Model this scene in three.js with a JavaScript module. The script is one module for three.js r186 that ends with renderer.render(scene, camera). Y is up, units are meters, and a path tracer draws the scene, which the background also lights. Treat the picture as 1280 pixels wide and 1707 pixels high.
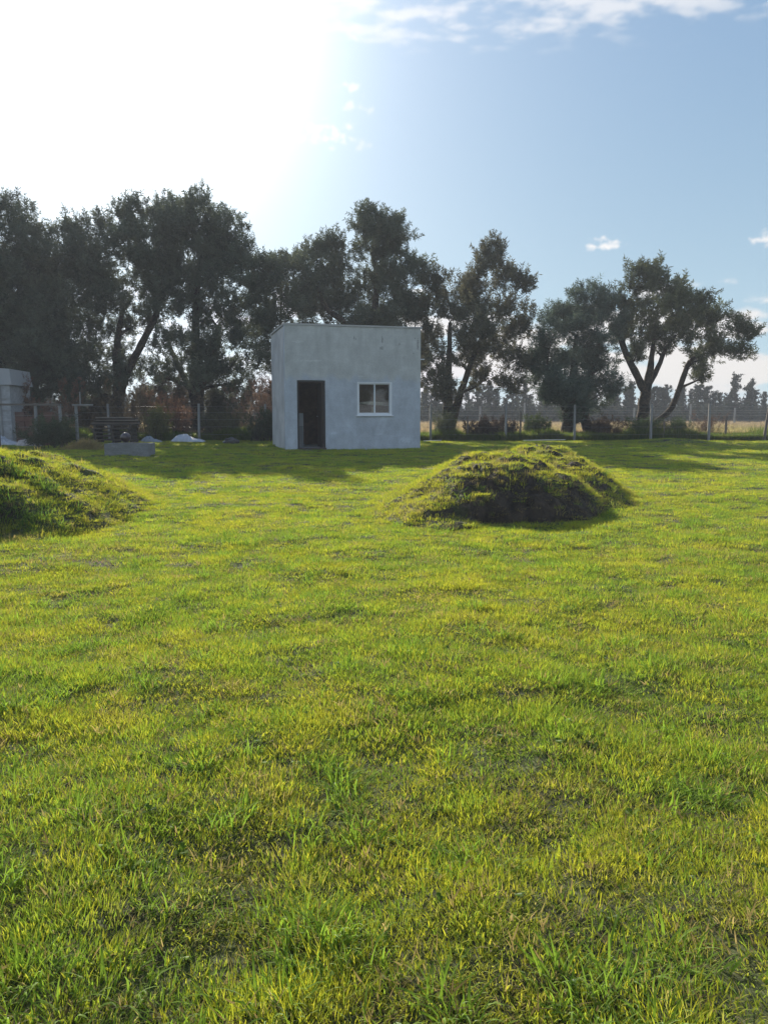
import * as THREE from 'three';
import { mergeGeometries } from 'three/addons/utils/BufferGeometryUtils.js';
import { createNoise2D, createNoise3D } from 'simplex-noise';

// ---------------------------------------------------------------- camera, sky, sun, exposure
const scene = new THREE.Scene();
const R = Math.PI / 180;
const camera = new THREE.PerspectiveCamera(67.3, 767 / 1024, 0.1, 4000);
camera.position.set(0, 1.15, 0);
camera.rotation.set(-7.2 * R, 0, 0);
const renderer = new THREE.WebGLRenderer({ antialias: true });
renderer.toneMapping = THREE.LinearToneMapping;
renderer.toneMappingExposure = 1.75;
renderer.shadowMap.enabled = true;

function rngOf(seed) { let a = seed >>> 0; return () => { a = (a + 0x6D2B79F5) | 0; let t = Math.imul(a ^ (a >>> 15), 1 | a); t = (t + Math.imul(t ^ (t >>> 7), 61 | t)) ^ t; return ((t ^ (t >>> 14)) >>> 0) / 4294967296; }; }
const n2 = createNoise2D(rngOf(11)), n3 = createNoise3D(rngOf(12));
const smooth = (a, b, x) => { const t = Math.min(1, Math.max(0, (x - a) / (b - a))); return t * t * (3 - 2 * t); };
const mix = (a, b, t) => a + (b - a) * t;
function fbm2(x, y, o = 4) { let s = 0, a = 0.5; for (let i = 0; i < o; i++) { s += a * n2(x, y); x = x * 2.03 + 17.1; y = y * 2.03 - 9.4; a *= 0.5; } return s; }
function fbm3(x, y, z, o = 4) { let s = 0, a = 0.5; for (let i = 0; i < o; i++) { s += a * n3(x, y, z); x = x * 2.03 + 7.1; y = y * 2.03 - 3.4; z = z * 2.03 + 5.9; a *= 0.5; } return s; }

const SUN_AZ = -19 * R, SUN_EL = 26.4 * R;                        // azimuth is measured from straight ahead (-z), positive to the right
const sunDir = new THREE.Vector3(Math.sin(SUN_AZ) * Math.cos(SUN_EL), Math.sin(SUN_EL), -Math.cos(SUN_AZ) * Math.cos(SUN_EL));
{
  const W = 4096, H = 2048, d = new Float32Array(W * H * 4);
  // fair-weather cumulus low over the horizon and a few wisps: [azimuth, elevation, half width, half height, strength] in degrees
  const puffs = [[15.4, 11.5, 0.95, 0.42, 1.2], [25.6, 11.2, 1.0, 0.4, 1.0], [-2.1, 21.6, 1.0, 0.32, 0.8], [-2.4, 20.6, 0.7, 0.3, 0.6], [-0.9, 20.4, 0.5, 0.25, 0.4],
    [-4.4, 19.0, 2.0, 0.8, 0.8], [-1.7, 18.4, 0.8, 0.45, 0.4], [-2.4, 24.6, 0.6, 0.5, 0.6], [-48, 13, 3, 1.2, 1], [61, 14, 2.5, 1, 1], [102, 11, 3, 1.1, 1], [150, 16, 4, 1.4, 1], [-120, 12, 3, 1.2, 1], [-170, 19, 3.4, 1.3, 1]];
  for (let j = 0; j < H; j++) {
    const el = ((j + 0.5) / H - 0.5) * Math.PI, eld = el / R, y = Math.sin(el), c = Math.cos(el);
    for (let i = 0; i < W; i++) {
      const k = (j * W + i) * 4;
      if (el < 0) { d[k] = 0.1; d[k + 1] = 0.11; d[k + 2] = 0.06; d[k + 3] = 1; continue; }
      const u = ((i + 0.5) / W - 0.5) * 2 * Math.PI, x = Math.cos(u) * c, z = Math.sin(u) * c;
      const th = Math.acos(Math.min(1, x * sunDir.x + y * sunDir.y + z * sunDir.z)) / R;
      const up = 1 - Math.exp(-eld / 18);
      let r = mix(0.56, 0.11, up), g = mix(0.78, 0.25, up), b = mix(0.86, 0.52, up);
      let daz = Math.atan2(x, -z) / R + 19; if (daz > 180) daz -= 360;
      const halo = 1.15 * Math.exp(-th / 13.8) + 2.2 * Math.exp(-th * th / 85) + 0.38 * Math.exp(-daz * daz / 420) * Math.exp(-eld / 30);   // forward scatter in the air round the sun
      r += halo; g += halo * 0.99; b += halo * 0.95;
      // clouds
      const az = Math.atan2(x, -z) / R;
      let a = 0;
      if (eld > 20) {                                                // thin broken sheet overhead
        const px = x / y * 2.4, pz = z / y * 2.4;
        const n = fbm2(px * 2.2 + 3, pz * 3.0, 6) + 0.3 * n2(px * 0.6, pz * 0.6 + 40);
        a = Math.max(a, 0.65 * smooth(-0.2, 0.65, n + 0.5 * smooth(22.5, 26, eld) - 0.16 - 0.45 * smooth(34, 50, eld)) * smooth(22.5, 25.2, eld));
      }
      if (eld < 9) {                                                 // far bank at the horizon
        const n = fbm3(x * 9, y * 26, z * 9, 5);
        a = Math.max(a, 0.85 * smooth(-0.1, 0.28, n + 0.34 - Math.abs(eld - 3) * 0.085));
      }
      for (const p of puffs) {
        const dx = (az - p[0]) / p[2], dy = (eld - p[1]) / p[3];
        if (dx * dx + dy * dy > 9) continue;
        const n = fbm3(x * 60, y * 90, z * 60, 4);
        a = Math.max(a, p[4] * 0.9 * smooth(0.15, 0.8, 1 - 0.6 * Math.sqrt(dx * dx + dy * dy) + n * 0.9 - 0.25));
      }
      a = Math.min(1, a);
      const lit = 0.9 + 0.5 * Math.exp(-th / 25), warm = smooth(10, 2, eld) * 0.1;
      r = mix(r, Math.max(r, lit * (1 + warm * 0.3)), a); g = mix(g, Math.max(g, lit * (0.985 - warm * 0.4)), a); b = mix(b, Math.max(b, lit * (0.985 - warm)), a);
      d[k] = r * 0.57; d[k + 1] = g * 0.57; d[k + 2] = b * 0.57; d[k + 3] = 1;
    }
  }
  const t = new THREE.DataTexture(d, W, H, THREE.RGBAFormat, THREE.FloatType);
  t.mapping = THREE.EquirectangularReflectionMapping; t.magFilter = THREE.LinearFilter; t.minFilter = THREE.LinearFilter; t.needsUpdate = true;
  scene.background = t; scene.environment = t;
}
const sun = new THREE.DirectionalLight(new THREE.Color().setRGB(1, 0.9, 0.74), 5);
sun.position.copy(sunDir).multiplyScalar(80).add(new THREE.Vector3(0, 0, -20)); sun.target.position.set(0, 0, -20);
sun.castShadow = true; sun.shadow.radius = 1; sun.shadow.mapSize.set(4096, 4096);
Object.assign(sun.shadow.camera, { left: -45, right: 45, top: 45, bottom: -45, near: 1, far: 260 });
scene.add(sun, sun.target);
scene.fog = new THREE.FogExp2(new THREE.Color().setRGB(0.86, 0.92, 1.0), 0.0015);

// ---------------------------------------------------------------- helpers
const used = {};
function numbered(n) { const k = used[n] = (used[n] ?? -1) + 1; return k ? `${n}_${String(k).padStart(3, '0')}` : n; }
function shade(o) { o.traverse((m) => { if (m.isMesh) { m.castShadow = true; m.receiveShadow = true; } }); return o; }
function thing(name, label, category, x = 0, y = 0, z = 0, turn = 0, group) {
  const o = new THREE.Group(); o.name = numbered(name); o.position.set(x, y, z); o.rotation.y = turn; o.userData = { label, category }; if (group) o.userData.group = group; scene.add(o); return o;
}
function part(name, geo, mat, parent, kind) { const m = new THREE.Mesh(geo, mat); m.name = name; if (kind) m.userData.kind = kind; m.castShadow = m.receiveShadow = true; parent.add(m); return m; }
function solo(name, geo, mat, label, category, x, y, z, turn = 0, group) { const m = part(numbered(name), geo, mat, scene); m.position.set(x, y, z); m.rotation.y = turn; m.userData = { label, category }; if (group) m.userData.group = group; return m; }
function col(r, g, b) { return new THREE.Color().setRGB(r, g, b); }
function box(w, h, d, x = 0, y = 0, z = 0) { const g = new THREE.BoxGeometry(w, h, d); g.translate(x, y, z); return g; }
class Shape3 {                                                       // collects triangles into one geometry
  constructor() { this.p = []; this.uv = []; this.i = []; }
  v(x, y, z, u = 0, w = 0) { this.p.push(x, y, z); this.uv.push(u, w); return this.p.length / 3 - 1; }
  t(a, b, c) { this.i.push(a, b, c); }
  tube(pts, sides = 7) {                                             // pts: [x, y, z, radius]
    const T = new THREE.Vector3(), A = new THREE.Vector3(), B = new THREE.Vector3(), ref = new THREE.Vector3(0.31, 0.1, 0.94);
    let prev = -1, len = 0;
    pts.forEach((p, k) => {
      const q = pts[Math.max(0, k - 1)], s = pts[Math.min(pts.length - 1, k + 1)];
      T.set(s[0] - q[0], s[1] - q[1], s[2] - q[2]).normalize(); A.crossVectors(T, ref).normalize(); B.crossVectors(T, A);
      if (k) len += Math.hypot(p[0] - pts[k - 1][0], p[1] - pts[k - 1][1], p[2] - pts[k - 1][2]);
      const start = this.p.length / 3;
      for (let j = 0; j <= sides; j++) { const a = j / sides * Math.PI * 2, c = Math.cos(a) * p[3], d = Math.sin(a) * p[3]; this.v(p[0] + A.x * c + B.x * d, p[1] + A.y * c + B.y * d, p[2] + A.z * c + B.z * d, j / sides, len); }
      if (prev >= 0) for (let j = 0; j < sides; j++) { this.t(prev + j, prev + j + 1, start + j); this.t(start + j, prev + j + 1, start + j + 1); }
      prev = start;
    });
  }
  build() { const g = new THREE.BufferGeometry(); g.setAttribute('position', new THREE.Float32BufferAttribute(this.p, 3)); g.setAttribute('uv', new THREE.Float32BufferAttribute(this.uv, 2)); g.setIndex(this.i); g.computeVertexNormals(); return g; }
}
function dataTexture(n, fn, srgb = true, m = n) {                    // fn(x, y) -> [r, g, b] display values 0..1
  const d = new Uint8Array(n * m * 4);
  for (let j = 0; j < m; j++) for (let i = 0; i < n; i++) { const c = fn(i / n, j / m), k = (j * n + i) * 4; for (let q = 0; q < 3; q++) d[k + q] = Math.max(0, Math.min(255, 255 * (c[q] ?? c[0]))); d[k + 3] = 255; }
  const t = new THREE.DataTexture(d, n, m); t.magFilter = THREE.LinearFilter; t.minFilter = THREE.LinearMipmapLinearFilter; t.generateMipmaps = true; t.wrapS = t.wrapT = THREE.RepeatWrapping; if (srgb) t.colorSpace = THREE.SRGBColorSpace; t.needsUpdate = true; return t;
}
const mat = (r, g, b, rough = 0.9, more = {}) => new THREE.MeshStandardMaterial({ color: col(r, g, b), roughness: rough, side: THREE.DoubleSide, ...more });
const leafMat = (r, g, b, t = 0.45, more = {}) => new THREE.MeshPhysicalMaterial({ color: col(r, g, b), roughness: 0.95, transmission: t, thickness: 0, side: THREE.DoubleSide, specularIntensity: 0.35, ...more });
// value noise on a lattice that wraps, so that texture repeats meet
const hash = (x, y, s) => { let h = Math.imul(x, 374761393) ^ Math.imul(y, 668265263) ^ Math.imul(s + 1, 1274126177); h = Math.imul(h ^ (h >>> 13), 1274126177); return ((h ^ (h >>> 16)) >>> 0) / 2147483648 - 1; };
function lattice(u, v, f, s) { const x = u * f, y = v * f, i = Math.floor(x), j = Math.floor(y), a = x - i, b = y - j, p = a * a * (3 - 2 * a), q = b * b * (3 - 2 * b), w = (k) => ((k % f) + f) % f; return mix(mix(hash(w(i), w(j), s), hash(w(i + 1), w(j), s), p), mix(hash(w(i), w(j + 1), s), hash(w(i + 1), w(j + 1), s), p), q); }
const tile = (u, v, f, o = 4, s = 0) => { let t = 0, a = 0.6; for (let k = 0; k < o; k++) { t += a * lattice(u, v, f, s + k * 7); f *= 2; a *= 0.55; } return t; };
const grain = dataTexture(512, (u, v) => { const n = 0.86 + 0.1 * tile(u, v, 32, 4) + 0.06 * tile(u, v, 4, 3, 5); return [n, n, n]; });
const clod = dataTexture(512, (u, v) => { const n = 0.78 + 0.3 * tile(u, v, 24, 5) + 0.15 * tile(u, v, 6, 3, 5); return [n, n, n]; });
const rough = dataTexture(512, (u, v) => { const n = 0.5 + 0.5 * tile(u, v, 30, 5, 2); return [n, n, n]; }, false);

// ---------------------------------------------------------------- ground
function undulate(x, z) { return 0.035 * n2(x * 0.23, z * 0.23) + 0.026 * n2(x * 0.8 + 9, z * 0.8) + 0.014 * n2(x * 2.1 + 3, z * 2.1); }
function groundY(x, z) {                                             // a shallow dip towards the near end of the plot, level at the hut and beyond
  const d = -z, near = smooth(36, 30, d);
  return -0.25 * (1 - smooth(5, 22, d)) * smooth(-60, -20, d) + near * undulate(x, z) * smooth(-40, -10, d) + 0.16 * Math.exp(-((x - 11.6) ** 2 / 2.2 + (d - 31.5) ** 2 / 3));
}
// the two dumped heaps of soil: height above the ground
function hump(x, d, cx, cd, h, left, right, front, back, p = 2) {
  const u = (x - cx) / (x < cx ? left : right), v = (d - cd) / (d < cd ? front : back), r = u * u + v * v;
  return r < 1 ? h * Math.pow(1 - r, p) : 0;
}
const smax = (a, b, k0 = 0.08) => { const k = Math.min(k0, 1e-6 + Math.min(a, b)); const h = Math.max(k - Math.abs(a - b), 0) / k; return Math.max(a, b) + h * h * k * 0.25; };
function lump(x, d) { return 1 + 0.11 * n2(x * 0.9 + 5, d * 0.9) + 0.08 * n2(x * 2.3, d * 2.3 + 7) + 0.035 * n2(x * 6, d * 6); }
function moundRight(x, z) {                                           // flat-topped heap with a slumped steep face, and a second hump behind
  const d = -z, t = smooth(1.55, 0.55, x + 0.2 * n2(d * 1.5, 2)), a = hump(x, d, 1.72, 10.95, 0.70, 2.05, 1.42, mix(1.3, 2.3, t), 2.6, mix(0.95, 1.6, t)), b = hump(x, d, 2.8, 12.9, 0.70, 1.9, 1.3, 2.5, 2.2, 1.7);
  return smax(a, b, 0.12) * lump(x, d);
}
function moundLeft(x, z) {                                            // broad heap, dug into on its near side
  const d = -z, a = hump(x, d, -5.2, 10.4, 0.77, 4, 1.9, 3.7, 3, 1.15), cut = smooth(-2.95, -3.6, x + 0.25 * n2(d * 1.3, x)), edge = 8.75 + 0.3 * n2(x * 0.9, 4) + 0.1 * n2(x * 3, 8);
  return a * mix(1, mix(0.12, 1, smooth(edge - 0.55, edge + 0.2, d)), cut) * lump(x + 30, d);
}
const topY = (x, z) => groundY(x, z) + Math.max(0, moundRight(x, z), moundLeft(x, z));

function lines(a, b, fine, stop0, stop1, grow) {                      // grid lines: fine between a and b, growing outside
  const l = []; for (let v = a; v <= b + 1e-6; v += fine) l.push(v);
  for (let v = b, s = fine; v < stop1;) { s *= grow; v += s; l.push(v); }
  for (let v = a, s = fine; v > stop0;) { s *= grow; v -= s; l.unshift(v); }
  return l;
}
function sheet(xs, zs, yf, cf) {
  const nx = xs.length, nz = zs.length, p = new Float32Array(nx * nz * 3), c = new Float32Array(nx * nz * 3), uv = new Float32Array(nx * nz * 2), idx = [];
  for (let j = 0; j < nz; j++) for (let i = 0; i < nx; i++) { const k = j * nx + i, x = xs[i], z = zs[j]; p.set([x, yf(x, z), z], k * 3); c.set(cf(x, z), k * 3); uv.set([x / 1.7, z / 1.7], k * 2); }
  for (let j = 0; j < nz - 1; j++) for (let i = 0; i < nx - 1; i++) { const a = j * nx + i; idx.push(a, a + nx, a + 1, a + 1, a + nx, a + nx + 1); }
  const g = new THREE.BufferGeometry(); g.setAttribute('position', new THREE.BufferAttribute(p, 3)); g.setAttribute('color', new THREE.BufferAttribute(c, 3)); g.setAttribute('uv', new THREE.BufferAttribute(uv, 2)); g.setIndex(idx); g.computeVertexNormals(); return g;
}
// bare spots in the turf: wheel rut, scuffs, worn patches
const scuffs = [[-2.55, -11.3, 0.75, 0.14], [-3.1, -7.2, 0.7, 0.22], [-2.2, -7.5, 0.5, 0.12], [-0.6, -11.6, 0.6, 0.1], [-2.6, -25.0, 0.6, 0.25]];
function bare(x, z) {
  let b = 0.4 * smooth(0.55, 0.75, fbm2(x * 0.9 + 20, z * 1.3, 3)) + 0.4 * smooth(0.62, 0.8, n2(x * 3.1, z * 3.1 + 50));
  for (const s of scuffs) b += Math.exp(-(((x - s[0]) / s[2]) ** 2 + ((z - s[1]) / s[3]) ** 2)) * 1.3 * (0.6 + 0.5 * n2(x * 5, z * 5));
  return Math.min(1, b);
}
function soilTone(x, z) { const n = 0.8 + 0.3 * n2(x * 4, z * 4) + 0.2 * n2(x * 11, z * 11); return [0.07 * n, 0.05 * n, 0.034 * n]; }
function groundColour(x, z) {
  const d = -z, s = soilTone(x, z), far = smooth(33.5, 37, d + 0.8 * n2(x * 0.5, z * 0.5));
  const m = 0.5 + 0.5 * fbm2(x * 0.4, z * 0.4, 3), g = [0.055 + 0.025 * m, 0.075 + 0.02 * m, 0.02], f = [0.28 + 0.08 * m, 0.23 + 0.06 * m, 0.12], b = bare(x, z) * (1 - far);
  const out = [0, 1, 2].map((i) => mix(mix(g[i], s[i], 0.15 + 0.75 * b), f[i], far)); return out;
}
const soilMat = new THREE.MeshStandardMaterial({ vertexColors: true, map: clod, bumpMap: rough, bumpScale: 0.03, roughness: 1 });
{
  const xs = lines(-16, 16, 0.16, -1500, 1500, 1.12), zs = lines(-36, 1, 0.16, -2200, 400, 1.12);
  const g = part('ground', sheet(xs, zs, groundY, groundColour), soilMat, scene); g.userData.kind = 'structure';
}
function steep(fn, x, z) { return (fn(x, z - 0.12) - fn(x, z + 0.12)) / 0.24; }
function soilRight(x, z) { const n = n2(x * 2.2, z * 2.2 + 3) * 0.28 + n2(x * 6, z * 6) * 0.18; return Math.min(1, smooth(0.24, 0.42, steep(moundRight, x, z) + n - 0.04) * smooth(0.5, 1.0, x + n)); }
function soilLeft(x, z) { const n = n2(x * 2.2, z * 2.2 + 3) * 0.3 + n2(x * 6, z * 6) * 0.2; return 0.75 * smooth(0.62, 0.95, steep(moundLeft, x, z) + n) * smooth(-3.0, -3.6, x + n); }

// ---------------------------------------------------------------- the two earth mounds
const mounds = [];
for (const [fn, soil, x0, x1, d0, d1, label] of [
  [moundRight, soilRight, -0.9, 4.8, 8.3, 15.2, 'double-humped grassy earth mound with a bare dark soil face, in front of the hut'],
  [moundLeft, soilLeft, -9.1, -2.0, 7.0, 13.4, 'broad overgrown earth mound with long shaded grass, cut by the left edge']]) {
  const xs = lines(x0, x1, 0.045, x0, x1, 1.1), zs = lines(-d1, -d0, 0.045, -d1, -d0, 1.1);
  const cx = (x0 + x1) / 2, cz = -(d0 + d1) / 2, g = groundY(cx, cz), root = thing('earth_mound', label, 'mound', cx, g, cz, 0, 'earth mounds on the lawn');
  const geo = sheet(xs, zs, (x, z) => { const m = fn(x, z); return groundY(x, z) - g + (m > 0.004 ? m + soil(x, z) * (0.035 * n2(x * 5, z * 5) + 0.022 * n2(x * 13, z * 13 + 4) + 0.01 * n2(x * 27, z * 27)) : -0.1); },
    (x, z) => { const s = soilTone(x, z), k = soil(x, z), c = groundColour(x, z); return [0, 1, 2].map((i) => mix(c[i], s[i], k)); });
  geo.translate(-cx, 0, -cz);
  part('soil', geo, soilMat, root);
  mounds.push({ fn, soil, x0, x1, d0, d1, root, cx, cz, g });
}

// ---------------------------------------------------------------- grass
function tuftGeo(seed, blades, len0, len1, spread, width, lean, droop, segs = 3) {
  const r = rngOf(seed), s = new Shape3();
  for (let b = 0; b < blades; b++) {
    const a = r() * 6.283, q = Math.sqrt(r()) * spread, bx = Math.cos(a) * q, bz = Math.sin(a) * q, f = a + (r() - 0.5) * 2.6, L = mix(len0, len1, r() * r() * 0.6 + r() * 0.4), w = width * (0.7 + 0.6 * r()), ln = lean * (0.2 + r()), dr = droop * (0.3 + r());
    const tx = Math.cos(f + 1.57 + (r() - 0.5) * 1.6), tz = Math.sin(f + 1.57 + (r() - 0.5) * 1.6);
    let x = bx, y = -0.012, z = bz, ang = ln, pa = -1, pb = -1;
    for (let k = 0; k <= segs; k++) {
      const t = k / segs, ww = w * (k === segs ? 0 : 1 - 0.55 * t * t) * 0.5;
      if (k === segs) { const c = s.v(x, y, z); s.t(pa, pb, c); } else {
        const A = s.v(x - tx * ww, y, z - tz * ww), B = s.v(x + tx * ww, y, z + tz * ww);
        if (k) { s.t(pa, pb, A); s.t(A, pb, B); } pa = A; pb = B;
      }
      x += Math.cos(f) * Math.sin(ang) * L / segs; z += Math.sin(f) * Math.sin(ang) * L / segs; y += Math.cos(ang) * L / segs; ang += dr;
    }
  }
  return s.build();
}
const turf = [0, 1, 2, 3].map((k) => tuftGeo(100 + k, 46, 0.022, 0.08, 0.08, 0.0029, 0.42, 0.26));
const coarse = [0, 1].map((k) => tuftGeo(200 + k, 22, 0.06, 0.17, 0.07, 0.0054, 0.42, 0.36, 4));
const straw = [0, 1].map((k) => tuftGeo(300 + k, 18, 0.03, 0.11, 0.08, 0.0036, 0.8, 0.35));
const rosette = [0, 1].map((k) => { const r = rngOf(350 + k), s = new Shape3(); for (let b = 0; b < 8; b++) { const a = b * 0.8 + r() * 0.5, L = 0.025 + 0.03 * r(), w = 0.008 + 0.006 * r(), c = Math.cos(a), d = Math.sin(a), e = 0.3 + 0.5 * r(); const A = s.v(0, 0, 0), B = s.v(c * L * 0.6 - d * w, L * e, d * L * 0.6 + c * w), C = s.v(c * L * 0.6 + d * w, L * e, d * L * 0.6 - c * w), D = s.v(c * L, L * e * 0.8, d * L); s.t(A, C, B); s.t(B, C, D); } return s.build(); });
const tall = [0, 1, 2].map((k) => tuftGeo(400 + k, 34, 0.35, 0.8, 0.2, 0.014, 0.16, 0.12, 4));
const grassMat = leafMat(1, 1, 1, 0.66, { specularIntensity: 0.25 });
const scatterBins = new Map();
const M4 = new THREE.Matrix4(), Q4 = new THREE.Quaternion(), E4 = new THREE.Euler(), V4 = new THREE.Vector3(), S4 = new THREE.Vector3();
class Scatter {                                                      // one InstancedMesh per blade shape under one parent
  constructor(parent, name, ox = 0, oy = 0, oz = 0) { this.parent = parent; this.name = name; this.o = [ox, oy, oz]; this.lists = new Map(); }
  add(geo, x, y, z, sc, scy, r, c, tilt = 0.16) {
    E4.set((r() - 0.5) * tilt * 2, r() * 6.283, (r() - 0.5) * tilt * 2); M4.compose(V4.set(x - this.o[0], y - this.o[1], z - this.o[2]), Q4.setFromEuler(E4), S4.set(sc, scy, sc));
    if (!this.lists.has(geo)) this.lists.set(geo, { m: [], c: [] }); const l = this.lists.get(geo); l.m.push(...M4.elements); l.c.push(...c);
  }
  finish(material) {
    for (const [geo, l] of this.lists) {
      const n = l.m.length / 16, im = new THREE.InstancedMesh(geo, material, n); im.instanceMatrix.array.set(l.m); im.instanceColor = new THREE.InstancedBufferAttribute(new Float32Array(l.c), 3);
      im.name = this.name; im.userData.kind = 'stuff'; im.castShadow = im.receiveShadow = true; this.parent.add(im);
    }
  }
}
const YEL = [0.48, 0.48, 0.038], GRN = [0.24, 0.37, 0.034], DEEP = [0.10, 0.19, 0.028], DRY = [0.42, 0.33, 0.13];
const tint = (c, k) => c.map((v) => v * k), blend = (a, b, t, k = 1) => a.map((v, i) => mix(v, b[i], t) * k);
function turfColour(x, z, r, out = []) {
  const a = smooth(-0.45, 0.5, 0.6 * fbm2(x * 0.55, z * 0.55, 3) + 0.18 * n2(x * 2.3, z * 2.3) + (r() - 0.5) * 1.1), dry = r() < 0.03 + 0.16 * smooth(0.1, 0.6, n2(x * 0.8 + 60, z * 0.8)) ? 0.3 + 0.6 * r() : 0, v = 0.75 + 0.5 * r();
  for (let i = 0; i < 3; i++) out[i] = mix(mix(GRN[i], YEL[i], a), DRY[i], dry) * v; return out;
}
const isClump = (x, z) => smooth(0.38, 0.62, fbm2(x * 1.15 + 90, z * 1.15, 2) + 0.2 * n2(x * 4, z * 4));
function tuftAt(sc, r, x, y, z, b, size, keep = 1, sere = 0) {
  if (r() > keep * (1 - 0.93 * b)) { if (b > 0.3 && r() < 0.35) sc.add(straw[r() * 2 | 0], x, y, z, 0.6 + 0.5 * r(), 0.5 + 0.5 * r(), r, tint(DRY, 0.45 + 0.45 * r()), 0.4); return; }
  if (r() < 0.6 * smooth(0.15, 0.65, n2(x * 6.3 + 70, z * 4.6) + 0.3 * n2(x * 1.7, z * 1.7 + 33))) return;
  const cl = isClump(x, z), c = blend(turfColour(x, z, r), YEL, sere * r());
  if (r() < cl * 0.2) { const k = 0.55 + 0.55 * r(), q = r() * 0.6; sc.add(coarse[r() * 2 | 0], x, y, z, k * (0.9 + size * 0.1), k * 0.9, r, [0, 1, 2].map((i) => mix(GRN[i], DEEP[i], q) * 1.1), 0.3); return; }
  if (r() < 0.05) { sc.add(straw[r() * 2 | 0], x, y, z, 0.8, 0.7, r, tint(DRY, 0.5 + 0.5 * r()), 0.5); return; }
  const h = (0.62 + 0.4 * n2(x * 1.3 + 4, z * 1.3) + 0.2 * n2(x * 4.5, z * 4.5) + 0.45 * r());
  sc.add(turf[r() * 4 | 0], x, y, z, size * (0.8 + 0.5 * r()), size * 0.9 * Math.max(0.4, h), r, c);
}
const onMound = (x, z) => moundRight(x, z) > 0.01 || moundLeft(x, z) > 0.01;
const inHut = (x, z) => { const dx = x + 3.21, dz = z + 25.3, c = Math.cos(0.262), s = Math.sin(0.262), lx = dx * c - dz * s, lz = dx * s + dz * c; return lx > -0.03 && lx < 4.65 && lz < 0.03 && lz > -3.65; };
const inTrough = (x, z) => Math.abs(x + 7.15) < 0.62 && Math.abs(z + 21.75) < 0.45;
{
  const root = new THREE.Group(); root.name = 'lawn_grass'; root.userData = { kind: 'stuff', label: 'short uneven green grass covering the plot' }; scene.add(root);
  const sc = new Scatter(root, 'turf_tufts'), r = rngOf(77);
  // [far edge, near edge, half width at the near edge, half width at the far edge, tufts per square metre, size]
  for (const [d0, d1, w0, w1, per, size] of [[0.35, 3.2, 2.1, 3.0, 900, 0.95], [3.2, 7, 3.0, 5.0, 680, 1], [7, 13, 5.4, 8.6, 330, 1.12], [13, 22, 8.6, 13.5, 130, 1.35], [22, 34.6, 13.5, 21, 60, 1.7]]) {
    const n = per * (d1 - d0) * (w0 + w1);
    for (let k = 0; k < n; k++) {
      const d = mix(d0, d1, r()), w = mix(w0, w1, (d - d0) / (d1 - d0)), x = (r() * 2 - 1) * w, z = -d;
      if (onMound(x, z) || inHut(x, z) || inTrough(x, z)) continue;
      tuftAt(sc, r, x, groundY(x, z), z, bare(x, z), size);
    }
  }
  // a few longer coarse clumps standing out of the turf
  for (let k = 0; k < 200; k++) {
    const d = 0.9 + 9 * r() ** 1.3, cx = (r() * 2 - 1) * (0.9 + d * 0.55), m = 3 + (r() * 7 | 0);
    for (let q = 0; q < m; q++) { const x = cx + (r() - 0.5) * 0.3, z = -d + (r() - 0.5) * 0.25; if (onMound(x, z)) continue; const k2 = 0.5 + 0.5 * r(); sc.add(coarse[r() * 2 | 0], x, groundY(x, z), z, k2, k2, r, blend(GRN, DEEP, r() * 0.5, 1.1), 0.3); }
  }
  // broad-leaved lawn weeds and a little dead thatch between the blades
  for (let k = 0; k < 420; k++) { const d = 0.8 + 9 * r() ** 1.4, x = (r() * 2 - 1) * (0.8 + d * 0.55); if (onMound(x, -d)) continue; const s = 0.35 + 0.4 * r(); sc.add(rosette[r() * 2 | 0], x, groundY(x, -d) + 0.004, -d, s, s, r, blend(GRN, DEEP, r(), 0.9), 0.2); }
  for (let k = 0; k < 2200; k++) { const d = 0.6 + 8 * r() ** 1.3, x = (r() * 2 - 1) * (0.8 + d * 0.55); if (onMound(x, -d)) continue; sc.add(straw[r() * 2 | 0], x, groundY(x, -d) + 0.002, -d, 1, 0.45, r, tint(DRY, 0.35 + 0.5 * r()), 0.7); }
  sc.finish(grassMat);
}
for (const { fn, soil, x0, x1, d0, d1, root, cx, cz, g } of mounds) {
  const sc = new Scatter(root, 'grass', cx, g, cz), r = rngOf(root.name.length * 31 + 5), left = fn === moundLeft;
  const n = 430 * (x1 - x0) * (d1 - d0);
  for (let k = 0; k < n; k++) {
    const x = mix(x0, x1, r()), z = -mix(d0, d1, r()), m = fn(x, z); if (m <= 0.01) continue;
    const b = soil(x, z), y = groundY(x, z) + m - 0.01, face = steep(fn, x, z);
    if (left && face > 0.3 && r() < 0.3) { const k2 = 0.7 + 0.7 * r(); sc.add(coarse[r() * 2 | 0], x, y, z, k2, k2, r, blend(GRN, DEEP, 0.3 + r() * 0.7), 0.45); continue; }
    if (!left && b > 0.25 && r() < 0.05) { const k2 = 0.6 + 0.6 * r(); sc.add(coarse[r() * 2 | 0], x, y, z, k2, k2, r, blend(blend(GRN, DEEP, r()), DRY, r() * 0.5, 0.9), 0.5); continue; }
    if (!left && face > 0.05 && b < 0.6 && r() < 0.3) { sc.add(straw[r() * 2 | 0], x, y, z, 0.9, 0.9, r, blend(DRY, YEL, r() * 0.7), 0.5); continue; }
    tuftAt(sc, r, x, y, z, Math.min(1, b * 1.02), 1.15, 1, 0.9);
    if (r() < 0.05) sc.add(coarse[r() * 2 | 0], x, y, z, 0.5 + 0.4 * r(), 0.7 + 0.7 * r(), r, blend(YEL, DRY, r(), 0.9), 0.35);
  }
  sc.finish(grassMat);
}
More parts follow.
